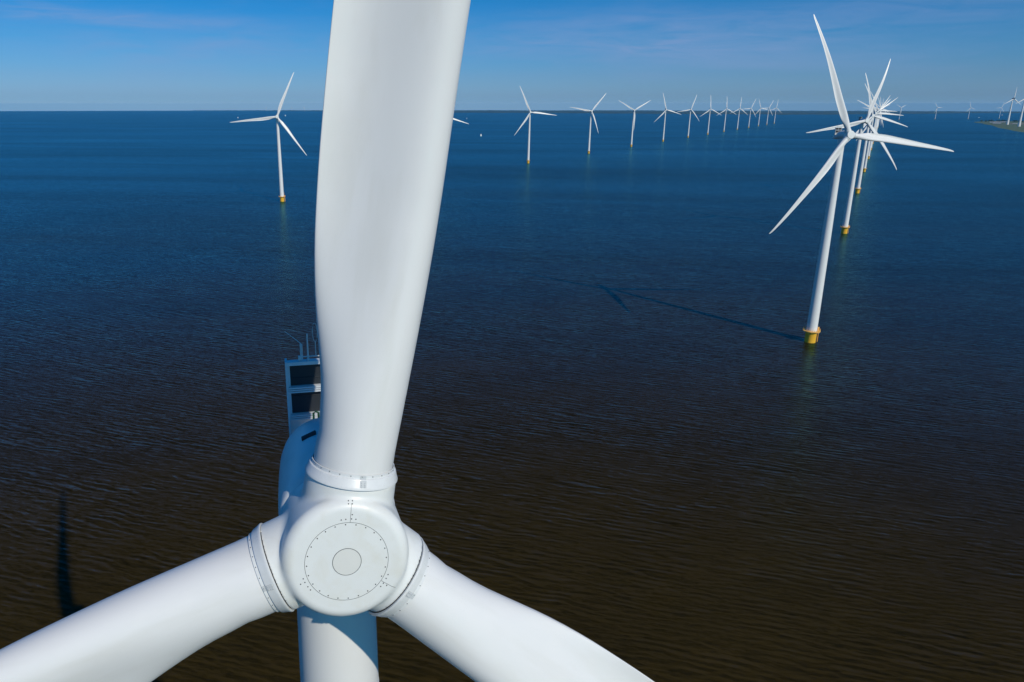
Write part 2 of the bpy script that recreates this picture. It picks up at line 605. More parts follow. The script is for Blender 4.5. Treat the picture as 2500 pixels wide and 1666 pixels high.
def blade_mesh(name, fine=True, wf=w_loaded):
    rs = list(np.concatenate([np.linspace(2.0, 4.0, 5), np.linspace(4.6, 20, 24 if fine else 9), np.linspace(21.5, 60, 22 if fine else 9),
                              [61.5, 62.8, 63.7, 64.2, 64.45]]))
    n = 64 if fine else 24
    vs = []
    for r in rs:
        c = smooth(r, [2, 3.4, 4.5, 6, 7.5, 9, 12, 15, 18, 22, 30, 45, 56, 61, 63, 64.2, 64.45],
                   [2.82, 2.78, 2.72, 3.00, 3.40, 3.74, 4.02, 4.04, 4.02, 3.92, 3.30, 2.15, 1.40, 1.0, .72, .35, .10])
        le = smooth(r, [2, 3.4, 6, 9, 12, 15, 20, 26, 40, 64.5], [1.41, 1.39, 1.47, 1.52, 1.50, 1.36, 1.15, 1.05, .33 * 2.5, .02])
        b = interp(r, [2, 3.6, 5, 7, 9, 12, 16, 22], [1, 1, .86, .6, .4, .22, .1, 0])      # circle -> airfoil
        b = b * b * (3 - 2 * b)
        tcr = interp(r, [2, 3.6, 6, 9, 12, 16, 22, 35, 64.5], [1, 1, .86, .64, .50, .40, .31, .24, .16])
        tw = R(interp(r, [2, 5, 12, 20, 30, 45, 64.5], [6, 6, 2, 2, 2, 1, 0]))
        m = 0.135 * (1 - b) * interp(r, [2, 20, 45], [1, 1, .5])
        w = wf(r)
        for j in range(n):
            th = 2 * math.pi * j / n
            x = (1 + math.cos(th)) / 2
            na = 5 * (.2969 * math.sqrt(x) - .126 * x - .3516 * x * x + .2843 * x ** 3 - .1036 * x ** 4) + 0.02 * x
            h = tcr * c * ((1 - b) * na + b * math.sqrt(max(0, x * (1 - x))))
            yc = m * c * x * x * (1 - x) * 6.75
            X = le - c * x
            Y = yc + h * (1 if math.sin(th) >= 0 else -1) * (1 if abs(math.sin(th)) > 1e-9 else 0)
            # LE turns upwind (-Y)
            X2 = X * math.cos(tw) + Y * math.sin(tw)
            Y2 = -X * math.sin(tw) + Y * math.cos(tw)
            vs.append((X2, Y2 - w, r))
    fs = []
    k = len(rs)
    for i in range(k - 1):
        for j in range(n):
            fs.append((i * n + j, i * n + (j + 1) % n, (i + 1) * n + (j + 1) % n, (i + 1) * n + j))
    fs.append(tuple(reversed(range(n))))
    fs.append(tuple(range((k - 1) * n, k * n)))
    me = mesh_from(name, vs, fs, M_WHITE)
    bm = bmesh.new()
    bm.from_mesh(me)
    bmesh.ops.recalc_face_normals(bm, faces=bm.faces[:])
    bm.to_mesh(me)
    bm.free()
    return me


# --- the hub as a smooth union of a rounded drum and three sockets
NOSE_Y = -1.85
SOCK_END = 2.435


def hub_sdf(P):
    x, y, z = P[..., 0], P[..., 1], P[..., 2]
    rho = np.sqrt(x * x + z * z)
    # drum with a domed nose
    rr = 0.38
    qx = rho - (2.17 - rr)
    ymid, yh = (NOSE_Y + 1.45) / 2, (1.45 - NOSE_Y) / 2
    yy = y - 0.007 * rho ** 2
    qy = np.abs(yy - ymid) - (yh - rr)
    d = np.sqrt(np.maximum(qx, 0) ** 2 + np.maximum(qy, 0) ** 2) + np.minimum(np.maximum(qx, qy), 0) - rr
    k = 0.15
    for i in range(3):
        a = 2 * math.pi * i / 3
        rad = x * math.sin(a) + z * math.cos(a)
        ex = x - rad * math.sin(a)
        ez = z - rad * math.cos(a)
        rr2 = np.sqrt(ex ** 2 + ez ** 2 + y ** 2)
        q1 = rr2 - (1.665 - 0.03 * rad)
        q2 = np.abs(rad) - SOCK_END
        q2 = np.where(rad < 0, -rad - 0.2, q2)
        rs = 0.02
        ds = np.sqrt(np.maximum(q1 + rs, 0) ** 2 + np.maximum(q2 + rs, 0) ** 2) + np.minimum(np.maximum(q1 + rs, q2 + rs), 0) - rs
        hh = np.maximum(k - np.abs(d - ds), 0) / k
        d = np.minimum(d, ds) - hh * hh * k * 0.25
    return d


def surface_nets(f, lo, hi, step):
    ax = [np.arange(lo[i], hi[i] + step, step) for i in range(3)]
    G = np.stack(np.meshgrid(*ax, indexing='ij'), -1)
    D = f(G)
    ins = D < 0
    nx, ny, nz = D.shape
    cnt = np.zeros((nx - 1, ny - 1, nz - 1), int)
    for a in (0, 1):
        for b in (0, 1):
            for c in (0, 1):
                cnt += ins[a:nx - 1 + a, b:ny - 1 + b, c:nz - 1 + c]
    act = (cnt > 0) & (cnt < 8)
    idx = -np.ones(act.shape, int)
    cells = np.argwhere(act)
    idx[act] = np.arange(len(cells))
    V = np.stack([ax[i][cells[:, i]] + step / 2 for i in range(3)], -1)
    for _ in range(6):                                   # Newton steps onto the surface
        e = 1e-3
        d = f(V)
        g = np.stack([(f(V + e * np.eye(3)[i]) - f(V - e * np.eye(3)[i])) / (2 * e) for i in range(3)], -1)
        g2 = np.maximum((g * g).sum(-1), 0.05)
        V = V - (d / g2)[:, None] * g * 0.9
    faces = []
    for axn in range(3):
        sl0 = [slice(None)] * 3
        sl1 = [slice(None)] * 3
        sl0[axn] = slice(0, -1)
        sl1[axn] = slice(1, None)
        ch = np.argwhere(ins[tuple(sl0)] != ins[tuple(sl1)])
        u, v = [(1, 2), (2, 0), (0, 1)][axn]
        for p in ch:
            if p[u] == 0 or p[v] == 0 or p[u] >= D.shape[u] - 1 or p[v] >= D.shape[v] - 1:
                continue
            q = []
            for du, dv in ((-1, -1), (0, -1), (0, 0), (-1, 0)):
                c = p.copy()
                c[u] += du
                c[v] += dv
                q.append(idx[tuple(c)])
            if min(q) < 0:
                continue
            if not ins[tuple(p)]:
                q = q[::-1]
            faces.append(tuple(int(t) for t in q))
    return V, faces


def hub_mesh(step, name):
    V, F = surface_nets(hub_sdf, (-3.2, -2.6, -3.2), (3.2, 2.0, 3.2), step)
    return mesh_from(name, V, F, M_NOSE)


def on_hub(rho, ang):
    """Point on the front of the hub at radius rho and clock angle ang, with its normal."""
    x, z = rho * math.sin(ang), rho * math.cos(ang)
    lo_, hi_ = -3.0, 0.5
    for _ in range(40):
        mid = (lo_ + hi_) / 2
        if hub_sdf(np.array([[x, mid, z]]))[0] < 0:
            hi_ = mid
        else:
            lo_ = mid
    p = np.array([[x, hi_, z]])
    e = 1e-3
    g = np.array([(hub_sdf(p + e * np.eye(3)[i]) - hub_sdf(p - e * np.eye(3)[i]))[0] for i in range(3)])
    g /= np.linalg.norm(g)
    return Vector(p[0]), Vector(g)


def strip_mesh(name, pts, width, proud, mat, closed=False):
    """A narrow raised band along points (with normals) on the hub's skin."""
    vs, fs = [], []
    k = len(pts)
    for i, (p, nn) in enumerate(pts):
        a = pts[(i - 1) % k][0] if (closed or i) else p
        b = pts[(i + 1) % k][0] if (closed or i < k - 1) else p
        d = (b - a).normalized()
        s_ = d.cross(nn).normalized() * width / 2
        for q in (p - s_ - nn * .01, p - s_ + nn * proud, p + s_ + nn * proud, p + s_ - nn * .01):
            vs.append(q)
    for i in range(k if closed else k - 1):
        j = (i + 1) % k
        for c in range(3):
            fs.append((i * 4 + c, i * 4 + c + 1, j * 4 + c + 1, j * 4 + c))
    return mesh_from(name, vs, fs, mat, smooth=False)


def bolt_mesh(name, r, h, mat):
    mb = MB()
    mb.lathe([(r, -0.01), (r, h * .6), (r * .72, h)], 8)
    return mb.mesh(name, mat)


def collar_mesh(name, n=96):
    mb = MB()
    # profile from the hub side outward, with a thin lip and a flange at the blade side
    prof = [(1.45, 2.452), (1.615, 2.450), (1.632, 2.46), (1.632, 2.50), (1.60, 2.56), (1.535, 2.76), (1.515, 2.80), (1.455, 2.815), (1.452, 2.935), (1.425, 2.94)]
    w = w_at(2.7)
    mb.lathe(prof, n, 'Z', False, False)
    mb.v = [(x, y - w, z) for x, y, z in mb.v]
    return mb.mesh(name, M_COLLAR, angle=30)


def gap_mesh(name, n=96):
    mb = MB()
    mb.lathe([(1.50, 2.42), (1.545, 2.425), (1.545, 2.455), (1.50, 2.46)], n, 'Z', False, False)
    w = w_at(2.4)
    mb.v = [(x, y - w, z) for x, y, z in mb.v]
    return mb.mesh(name, M_GAP)


def tower_mesh(name, n, seams=True):
    mb = MB()
    zs = [6.9, 34.0, 61.0, 84.0, 104.4, 112.4]
    def rad(z):
        return interp(z, [6.9, 61, 112.4], [2.88, 2.38, 1.72])
    prof = []
    for i, z in enumerate(zs):
        if seams and 0 < i < len(zs) - 1:
            prof += [(rad(z) , z - .035), (rad(z) + .012, z - .028), (rad(z) + .012, z + .028), (rad(z), z + .035)]
        else:
            prof.append((rad(z), z))
        if i < len(zs) - 1:
            prof.append((rad((z + zs[i + 1]) / 2), (z + zs[i + 1]) / 2))
    prof += [(1.85, 112.42), (1.85, 113.3)]
    mb.lathe(prof, n)
    return mb.mesh(name, M_TOWER, angle=30)


def foundation_mesh(name, n):
    mb = MB()
    mb.lathe([(2.98, -6.0), (2.98, 6.2), (3.05, 6.3), (3.05, 6.55)], n)
    return mb.mesh(name, M_YELLOW)


def platform_mesh(name, n):
    mb = MB()
    mb.lathe([(2.6, 6.62), (4.62, 6.62), (4.62, 6.92), (2.6, 6.92)], n, 'Z', False, False)
    for j in range(12):
        a = 2 * math.pi * j / 12
        rot = Matrix.Rotation(a, 3, 'Z')
        p = rot @ Vector((3.75, 0, 6.35))
        mb.box(p, (1.5, .12, .5), rot)
    return mb.mesh(name, M_PALEYEL)


def railing_mesh(name):
    mb = MB()
    for h in (7.45, 8.05):
        mb.tube([(4.52 * math.cos(2 * math.pi * j / 48), 4.52 * math.sin(2 * math.pi * j / 48), h) for j in range(48)], .045, 6, True)
    for j in range(24):
        a = 2 * math.pi * j / 24
        mb.tube([(4.52 * math.cos(a), 4.52 * math.sin(a), 6.9), (4.52 * math.cos(a), 4.52 * math.sin(a), 8.08)], .05, 6)
    return mb.mesh(name, M_PALEYEL)


def landing_mesh(name):
    mb = MB()
    for s_ in (-.8, .8):
        mb.tube([(3.0, s_, 5.6), (3.95, s_, 5.0), (3.95, s_, -3)], .16, 8)
    for i in range(18):
        mb.tube([(3.6, -.3, -1 + i * .42), (3.6, .3, -1 + i * .42)], .035, 6)
    for s_ in (-.3, .3):
        mb.tube([(3.6, s_, -2), (3.6, s_, 7.0)], .05, 6)
    return mb.mesh(name, M_YELLOW)


def davit_mesh(name):
    mb = MB()
    mb.tube([(4.2, 1.0, 6.9), (4.2, 1.0, 11.0)], .16, 8)
    mb.tube([(4.2, 1.0, 10.4), (4.35, .4, 12.0), (4.4, -.2, 12.3)], .11, 8)
    mb.box((4.2, 1.0, 8.6), (.5, .5, .7))
    return mb.mesh(name, M_PALEYEL)


def cabinet_mesh(name):
    mb = MB()
    mb.box((3.9, -0.6, 7.75), (.9, 1.5, 1.6))
    mb.box((3.9, -0.6, 8.58), (1.0, 1.6, .06))
    return mb.mesh(name, M_PALEYEL, False)


def nacelle_mesh(name, n):
    """Rounded drum tapering to the rear; y is measured back from the rotor centre, z from its height."""
    mb = MB()
    sec = [(1.3, 1.30, 0), (2.0, 1.32, 0), (2.12, 1.42, 0), (2.19, 1.65, 0), (2.21, 2.2, 0), (2.20, 3.2, 0), (2.16, 4.6, 0), (2.09, 5.8, 0), (1.98, 6.8, -.14),
           (1.78, 7.8, -.46), (1.56, 8.8, -.88), (1.38, 9.8, -1.22), (1.22, 10.7, -1.36), (1.0, 11.5, -1.45), (.7, 12.1, -1.5), (.2, 12.35, -1.5)]
    mb.lathe([(r_, y_) for r_, y_, z_ in sec], n, 'Y')
    # a little squarer than round toward the rear, the back sloping down
    out = []
    for x, y, z in mb.v:
        t = min(1, max(0, (y - 3.0) / 4.0))
        rr = math.hypot(x, z)
        if rr > 1e-6:
            p = 2 + 0.08 * t
            c, s_ = abs(x / rr), abs(z / rr)
            k = (c ** p + s_ ** p) ** (-1 / p)
            x, z = x * k, z * k
        out.append((x, y, z + interp(y, [q[1] for q in sec], [q[2] for q in sec])))
    mb.v = out
    return mb.mesh(name, M_WHITE)


CY = 9.6      # cooler's distance behind the rotor centre
CX0, CX1 = -1.60, 2.0


def cooler_meshes():
    fr = MB()
    xm = (CX0 + CX1) / 2
    for x in (CX0 + .04, CX1 - .04):
        fr.box((x, CY + .1, 1.44), (.10, .62, 4.52))
    fr.box((xm, CY - .02, 3.60), (CX1 - CX0 - .181, .40, .16))
    for z in (2.21, 2.31, 2.41):
        fr.box((xm, CY - .03, z), (CX1 - CX0 - .182, .40, .065))
    fr.box((xm, CY + .02, 2.31), (CX1 - CX0 - .184, .30, .28))
    for z in (.86, .95, 1.04):
        fr.box((xm, CY - .03, z), (CX1 - CX0 - .182, .40, .055))
    fr.box((xm, CY + .02, .95), (CX1 - CX0 - .184, .30, .23))
    for x in (CX0 + .14, xm, CX1 - .14):
        fr.box((x, CY + .05, 1.622), (.11, .20, 1.09))
        fr.box((x, CY + .05, 2.985), (.11, .20, 1.06))
    rad_u, rad_l = MB(), MB()
    rad_u.box((xm, CY + .12, 2.985), (CX1 - CX0 - .19, .1, 1.056))
    rad_u.tube([(CX0 + .2, CY + .04, 2.83), (CX1 - .2, CY + .04, 2.83)], .012, 6)
    rad_l.box((xm, CY + .12, 1.622), (CX1 - CX0 - .19, .1, 1.086))
    rad_l.tube([(CX0 + .2, CY + .04, 1.93), (CX1 - .2, CY + .04, 1.93)], .012, 6)
    pan = MB()
    pan.box((xm, CY + .16, .04), (CX1 - CX0 - .19, .06, 1.56))
    for m_ in (fr, rad_u, rad_l, pan):
        m_.v = [(x, y, z - .13) for x, y, z in m_.v]
    return (fr.mesh('cooler_frame', M_ALU, False), rad_u.mesh('radiator', M_RAD, False), rad_l.mesh('radiator', M_RAD, False),
            pan.mesh('cooler_panel', M_WHITE, False))


def vane_mesh():
    mb = MB()
    mb.tube([(-.86, CY, 3.74), (-.86, CY, 4.52)], .035, 8)
    mb.tube([(-.80, CY, 3.74), (-.80, CY, 4.48)], .03, 8)
    mb.tube([(-.86, CY, 4.50), (-.90, CY, 4.56), (-1.52, CY, 5.12)], [.022, .02, .012], 6)
    mb.box((-.92, CY, 3.80), (.14, .12, .22))
    mb.v = [(x, y, z - .13) for x, y, z in mb.v]
    return mb.mesh('wind_vane', M_GALV)


def rod_mesh():
    mb = MB()
    mb.tube([(-.54, CY, 3.69), (-.54, CY, 4.95)], [.042, .034], 8)
    mb.tube([(-.54, CY, 3.68), (-.54, CY, 3.75)], .08, 10)
    mb.v = [(x, y, z - .13) for x, y, z in mb.v]
    return mb.mesh('lightning_rod', M_GALV)


def rail_mesh():
    mb = MB()
    mb.tube([(-.95, CY, 3.86), (1.7, CY, 3.86)], .03, 6)
    for x in (-.95, 0.3, 1.7):
        mb.tube([(x, CY, 3.685), (x, CY, 3.87)], .025, 6)
    pts = [(.0 + .22 * math.sin(t) * .5 - .18, CY, 5.0 + .45 * math.cos(t)) for t in [2 * math.pi * j / 20 for j in range(20)]]
    mb.tube(pts, .014, 5, True)
    mb.tube([(-.18, CY, 3.86), (-.18, CY, 4.55)], .02, 6)
    mb.v = [(x, y, z - .13) for x, y, z in mb.v]
    return mb.mesh('roof_rail', M_GALV)


ME = {}
ME['blade'] = blade_mesh('blade', True)
ME['blade_near'] = blade_mesh('blade_near', True, w_at)
ME['blade_far'] = blade_mesh('blade_far', False)
ME['hub'] = hub_mesh(0.055, 'hub')
ME['hub_far'] = hub_mesh(0.22, 'hub_far')
ME['collar'] = collar_mesh('root_collar')
ME['gap'] = gap_mesh('root_seal')
ME['tower'] = tower_mesh('tower', 128)
ME['tower_far'] = tower_mesh('tower_far', 32, False)
ME['foundation'] = foundation_mesh('foundation', 64)
ME['platform'] = platform_mesh('platform', 64)
ME['railing'] = railing_mesh('railing')
ME['landing'] = landing_mesh('boat_landing')
ME['davit'] = davit_mesh('davit_crane')
ME['cabinet'] = cabinet_mesh('cabinet')
ME['nacelle'] = nacelle_mesh('nacelle', 96)
ME['nacelle_far'] = nacelle_mesh('nacelle_far', 32)
ME['cooler_frame'], ME['rad_u'], ME['rad_l'], ME['cooler_panel'] = cooler_meshes()
ME['vane'], ME['rod'], ME['rail'] = vane_mesh(), rod_mesh(), rail_mesh()
ME['bolt'] = bolt_mesh('bolt', .021, .018, M_BOLT)
ME['rivet'] = bolt_mesh('rivet', .022, .02, M_PLATE)
ME['rivet_dark'] = bolt_mesh('rivet_dark', .018, .018, M_SEAM)


def hatch_mesh():
    mb = MB()
    mb.box((0, 0, 0), (.62, .34, .10))
    return mb.mesh('roof_hatch', M_GAP, False)


ME['hatch'] = hatch_mesh()


def hook_mesh():
    mb = MB()
    mb.tube([(0, 0, 0), (0, 0, .42), (.10, 0, .50), (.22, 0, .42), (.22, 0, 0)], .05, 8)
    return mb.mesh('lifting_eye', M_PALEYEL)


ME['hook'] = hook_mesh()


def align(p, n):
    return Matrix.Translation(p) @ n.to_track_quat('Z', 'Y').to_matrix().to_4x4()


TRIM = (0, 1.4, 0.8)         # small set-up differences between the close turbine's blades


def turbine(label, x, y, phi, yaw, detail, group):
    """detail 3: the close one; 2: nearest few; 1: parts a few pixels wide; 0: specks"""
    t = link('wind_turbine', None)
    t.location = (x, y, drop(x, y))
    t.rotation_euler = (0, 0, R(yaw))
    tag(t, label, 'wind turbine', group)
    far = detail < 2
    f = link('foundation', ME['foundation'], t)
    link('platform', ME['platform'], f)
    if detail >= 2:
        link('railing', ME['railing'], f)
        lm = link('boat_landing', ME['landing'], f)
        link('davit_crane', ME['davit'], f, Matrix.Rotation(R(38), 4, 'Z'))
        link('cabinet', ME['cabinet'], f, Matrix.Rotation(R(15), 4, 'Z'))
    link('tower', ME['tower_far' if far else 'tower'], t)
    base = Matrix.Translation((0, -OV * math.cos(TILT), HUB_Z))
    nac = link('nacelle', ME['nacelle_far' if far else 'nacelle'], t, base)
    if detail >= 1:
        link('cooler_frame', ME['cooler_frame'], nac)
        link('radiator', ME['rad_u'], nac)
        link('radiator', ME['rad_l'], nac)
        link('cooler_panel', ME['cooler_panel'], nac)
    if detail >= 2:
        link('wind_vane', ME['vane'], nac)
        link('lightning_rod', ME['rod'], nac)
        link('roof_rail', ME['rail'], nac)
        q = R(-19)
        link('roof_hatch', ME['hatch'], nac, Matrix.Translation((-.84, 4.6, 1.985)) @ Matrix.Rotation(R(-23), 4, 'Y'))
        link('lifting_eye', ME['hook'], nac, Matrix.Translation((-.50, 7.6, 1.30)))
    rotor = base @ Matrix.Rotation(-TILT, 4, 'X')
    hub = link('hub', ME['hub_far' if far else 'hub'], t, rotor @ Matrix.Rotation(R(phi), 4, 'Y'))
    blades = []
    for k in range(3):
        b = link('blade', ME['blade_far' if far else 'blade_near' if detail == 3 else 'blade'], t, rotor @ Matrix.Rotation(R(phi + 120 * k + (TRIM[k] if detail == 3 else 0)), 4, 'Y'))
        blades.append(b)
        if detail >= 2:
            link('root_collar', ME['collar'], b)
            link('root_seal', ME['gap'], b)
    return t, hub, blades


# ------------------------------------------------------------------ the close turbine
near, nhub, nblades = turbine('huge white wind turbine close up with its round nose facing the camera', -4.45, 28.9, 10.4, 12.0, 3,
                              'wind turbines of the right-hand line')


def hub_details(hub):
    ring = lambda r, n: [on_hub(r, 2 * math.pi * i / n) for i in range(n)]
    link('nose_seam', strip_mesh('nose_seam', ring(1.40, 128), .014, .003, M_SEAM, True), hub)
    mb = MB()
    pts = [on_hub(.47 * i / 6, 0)[0].y for i in range(7)]
    mb.lathe([(.47, pts[6] + .01)] + [(max(.002, .47 * i / 6), pts[i] - .006) for i in range(6, -1, -1)], 72, 'Y', False, False)
    link('nose_hatch', mb.mesh('nose_hatch', M_HATCH), hub)
    link('hatch_seam', strip_mesh('hatch_seam', ring(.48, 72), .022, .003, M_SEAM, True), hub)
    for k in (0, 1):
        a = 2 * math.pi * k / 3 - .06
        link('panel_seam', strip_mesh('panel_seam', [on_hub(1.41 + .62 * i / 24, a) for i in range(25)], .013, .003, M_SEAM), hub)
    for i in range(24):
        p, n = on_hub(1.335, 2 * math.pi * (i + .35) / 24)
        link('bolt', ME['bolt'], hub, align(p, n))
    for k in range(3):
        a = 2 * math.pi * k / 3 - .06
        for rr, da in ((1.52, -.20), (1.52, -.10), (1.53, .025), (1.53, .12), (1.68, .03)) + (((2.02, -.045), (2.02, .018), (2.10, -.045), (2.10, .018)) if k == 0 else ()):
            p, n = on_hub(rr, a + da)
            link('bolt', ME['bolt'], hub, align(p, n))


hub_details(nhub)


def collar_details(b, k):
    # where the clamp sits: on the upwind face of each collar
    w = w_at(2.7)
    def pos(ang, r_, z):
        return Vector((r_ * math.sin(ang), -r_ * math.cos(ang) - w, z))
    a0 = [.13, -.12, .10][k]
    mb = MB()
    for i in range(8):
        pass
    vs, fs = [], []
    m_ = 7
    for i in range(m_):
        a = a0 - .07 + .14 * i / (m_ - 1)
        for (r_, z) in ((1.612, 2.56), (1.548, 2.765), (1.47, 2.83), (1.466, 2.925)):
            vs.append(pos(a, r_, z))
    for i in range(m_ - 1):
        for j in range(3):
            fs.append((i * 4 + j, (i + 1) * 4 + j, (i + 1) * 4 + j + 1, i * 4 + j + 1))
    me = mesh_from('clamp_plate', vs, fs, M_PLATE, True, 20)
    link('clamp_plate', me, b)
    for da in (-.035, .035):
        for (r_, z) in ((1.605, 2.585), (1.585, 2.65), (1.562, 2.72)):
            p = pos(a0 + da, r_, z)
            n = Vector((math.sin(a0 + da), -math.cos(a0 + da), .28)).normalized()
            link('bolt', ME['rivet'], b, align(p, n))
    for i in range(24):
        a = 2 * math.pi * (i + .4) / 24
        p = pos(a, 1.453, 2.885)
        link('bolt', ME['rivet_dark'], b, align(p, Vector((math.sin(a), -math.cos(a), 0))))


for k, b in enumerate(nblades):
    collar_details(b, k)

# ------------------------------------------------------------------ the right-hand line
YAW = 7.4
G_R = 'wind turbines of the right-hand line'
right = [
    (217.2, 413.7, 98.0, 2, 'second largest white wind turbine, first behind the close one in the right-hand line'),
    (438.2, 799.7, 20.0, 2, 'second wind turbine back in the right-hand line, its blade pointing up and right'),
    (660.4, 1186.6, 105.0, 2, 'third wind turbine back in the right-hand line, one blade nearly upright'),
    (888.0, 1583.5, 94.0, 1, 'fourth wind turbine back in the right-hand line, one blade reaching right just under the horizon'),
    (1115.5, 1980.2, 57.0, 1, 'fifth wind turbine back in the right-hand line, two blades raised in a V'),
    (1342.0, 2376.8, 92.0, 1, 'sixth wind turbine back in the right-hand line, partly hidden by nearer towers'),
    (1573.9, 2782.4, 38.0, 1, 'seventh wind turbine back in the right-hand line, partly hidden by nearer blades'),
    (1800, 3177, 48.0, 0, 'eighth wind turbine back in the right-hand line, small and bunched with others'),
    (2026, 3572, 46.0, 0, 'ninth wind turbine back in the right-hand line, small and bunched with others'),
    (2252, 3967, 102.0, 0, 'tenth wind turbine back in the right-hand line, small and bunched with others'),
    (2478, 4362, 112.0, 0, 'eleventh wind turbine back in the right-hand line, small and bunched with others'),
    (2705, 4756, 68.0, 0, 'twelfth wind turbine back in the right-hand line, tiny and bunched with others'),
    (2931, 5151, 8.0, 0, 'farthest wind turbine of the right-hand line, behind all the others'),
]
for x, y, ph, d, lb in right:
    turbine(lb, x, y, ph, YAW, d, G_R)

# ------------------------------------------------------------------ the left-hand line
G_L = 'wind turbines of the middle line'
left = [
    (-216.9, 1079.5, 24.0, 2, 'white wind turbine standing alone left of the big close blade'),
    (2.7, 1451.0, 106.5, 1, 'wind turbine hidden behind the big close blade, one blade tip showing'),
    (222.3, 1823.2, 96.5, 1, 'largest wind turbine of the middle line, just right of the big close blade'),
    (440.5, 2203.3, 40.5, 1, 'second wind turbine right of the big blade, one blade level to the left'),
    (656.4, 2580.4, 60.0, 1, 'wind turbine in the middle line with two blades raised in a Y over its tower'),
    (872.3, 2958.1, 106.0, 1, 'fourth wind turbine right of the big blade, one blade almost straight up'),
    (1089.8, 3336.3, 21.0, 1, 'fifth wind turbine right of the big blade, top blade leaning right'),
    (1295.8, 3685.8, 117.0, 0, 'sixth wind turbine right of the big blade, top blade upright'),
    (1516.7, 4077.1, 118.0, 0, 'seventh wind turbine right of the big blade, top blade upright'),
    (1733.3, 4457.3, 5.5, 0, 'eighth wind turbine right of the big blade, in the shrinking middle line'),
    (1959.0, 4859.3, 26.0, 0, 'wind turbine fourth from the far end of the middle line, level blade left'),
    (2186.4, 5263.9, 103.0, 0, 'wind turbine third from the far end of the middle line, top blade leaning left'),
    (2402.6, 5640.4, 30.0, 0, 'wind turbine next to last at the far end of the middle line'),
    (2638.4, 6061.2, 10.5, 0, 'smallest wind turbine, last at the far end of the middle line'),
]
for x, y, ph, d, lb in left:
    turbine(lb, x, y, ph, YAW, d, G_L)

# ------------------------------------------------------------------ a far line at right
G_F = 'far wind turbines at the right edge'
for x, y, ph, lb in ((4599.2, 7738.2, 60.5, 'tiny far wind turbine just right of the bunched line, two blades in a V'),
                     (5267.2, 8225.7, 87.5, 'tiny far wind turbine midway between the bunched line and the spit'),
                     (5708.4, 8363.8, 108.5, 'tiny far wind turbine left of the spit, one blade straight up'),
                     (6273.5, 8688.3, 26.0, 'tiny far wind turbine behind the spit, beside the tall tapered turbine')):
    turbine(lb, x, y, ph, YAW, 0, G_F)


# ------------------------------------------------------------------ turbines on the land: conical tower, egg-shaped dark nacelle
def land_meshes():
    mb = MB()
    mb.lathe([(9.0, 0), (8.2, 12), (6.6, 45), (5.0, 90), (3.6, 140), (3.0, 172)], 32)
    tw = mb.mesh('tower', M_TOWER)
    mb = MB()
    prof = []
    for i in range(17):
        t = i / 16
        yv = -9 + 22 * t
        prof.append((max(.15, 7.6 * math.sqrt(max(0, math.sin(math.pi * min(1, t * .98 + .01)))) * (1 - .25 * t)), yv))
    mb.lathe(prof, 24, 'Y')
    nac = mb.mesh('nacelle', M_DARKNAC)
    vs, fs = [], []
    n = 16
    rs = np.linspace(5, 81, 16)
    for r in rs:
        c = interp(r, [5, 14, 40, 78, 81], [3.6, 7.2, 4.6, 1.6, .3])
        for j in range(n):
            th = 2 * math.pi * j / n
            X = c * (.35 - (1 + math.cos(th)) / 2) + c * .15
            Y = .28 * c * math.sin(th) * (1 if r < 60 else .6)
            vs.append((X, Y, r))
    for i in range(len(rs) - 1):
        for j in range(n):
            fs.append((i * n + j, i * n + (j + 1) % n, (i + 1) * n + (j + 1) % n, (i + 1) * n + j))
    fs.append(tuple(range((len(rs) - 1) * n, len(rs) * n)))
    fs.append(tuple(reversed(range(n))))
    return tw, nac, mesh_from('blade', vs, fs, M_WHITE)


LT, LN, LB = land_meshes()
for x, y, ph, lb in ((4123, 5615, 2.0, 'tall tapered wind turbine with dark nacelle on the spit, left of the other one'),
                     (3813, 5086, 3.0, 'tall tapered wind turbine with dark nacelle at the right edge, nearest on the spit')):
    t = link('land_wind_turbine', None)
    t.location = (x, y, drop(x, y) + 2.5)
    t.rotation_euler = (0, 0, R(YAW))
    tag(t, lb, 'wind turbine', 'tapered wind turbines on the spit')
    link('tower', LT, t)
    h = Matrix.Translation((0, -6, 177))
    link('nacelle', LN, t, h)
    for k in range(3):
        link('blade', LB, t, Matrix.Translation((0, -11, 177)) @ Matrix.Rotation(R(ph + 120 * k), 4, 'Y'))


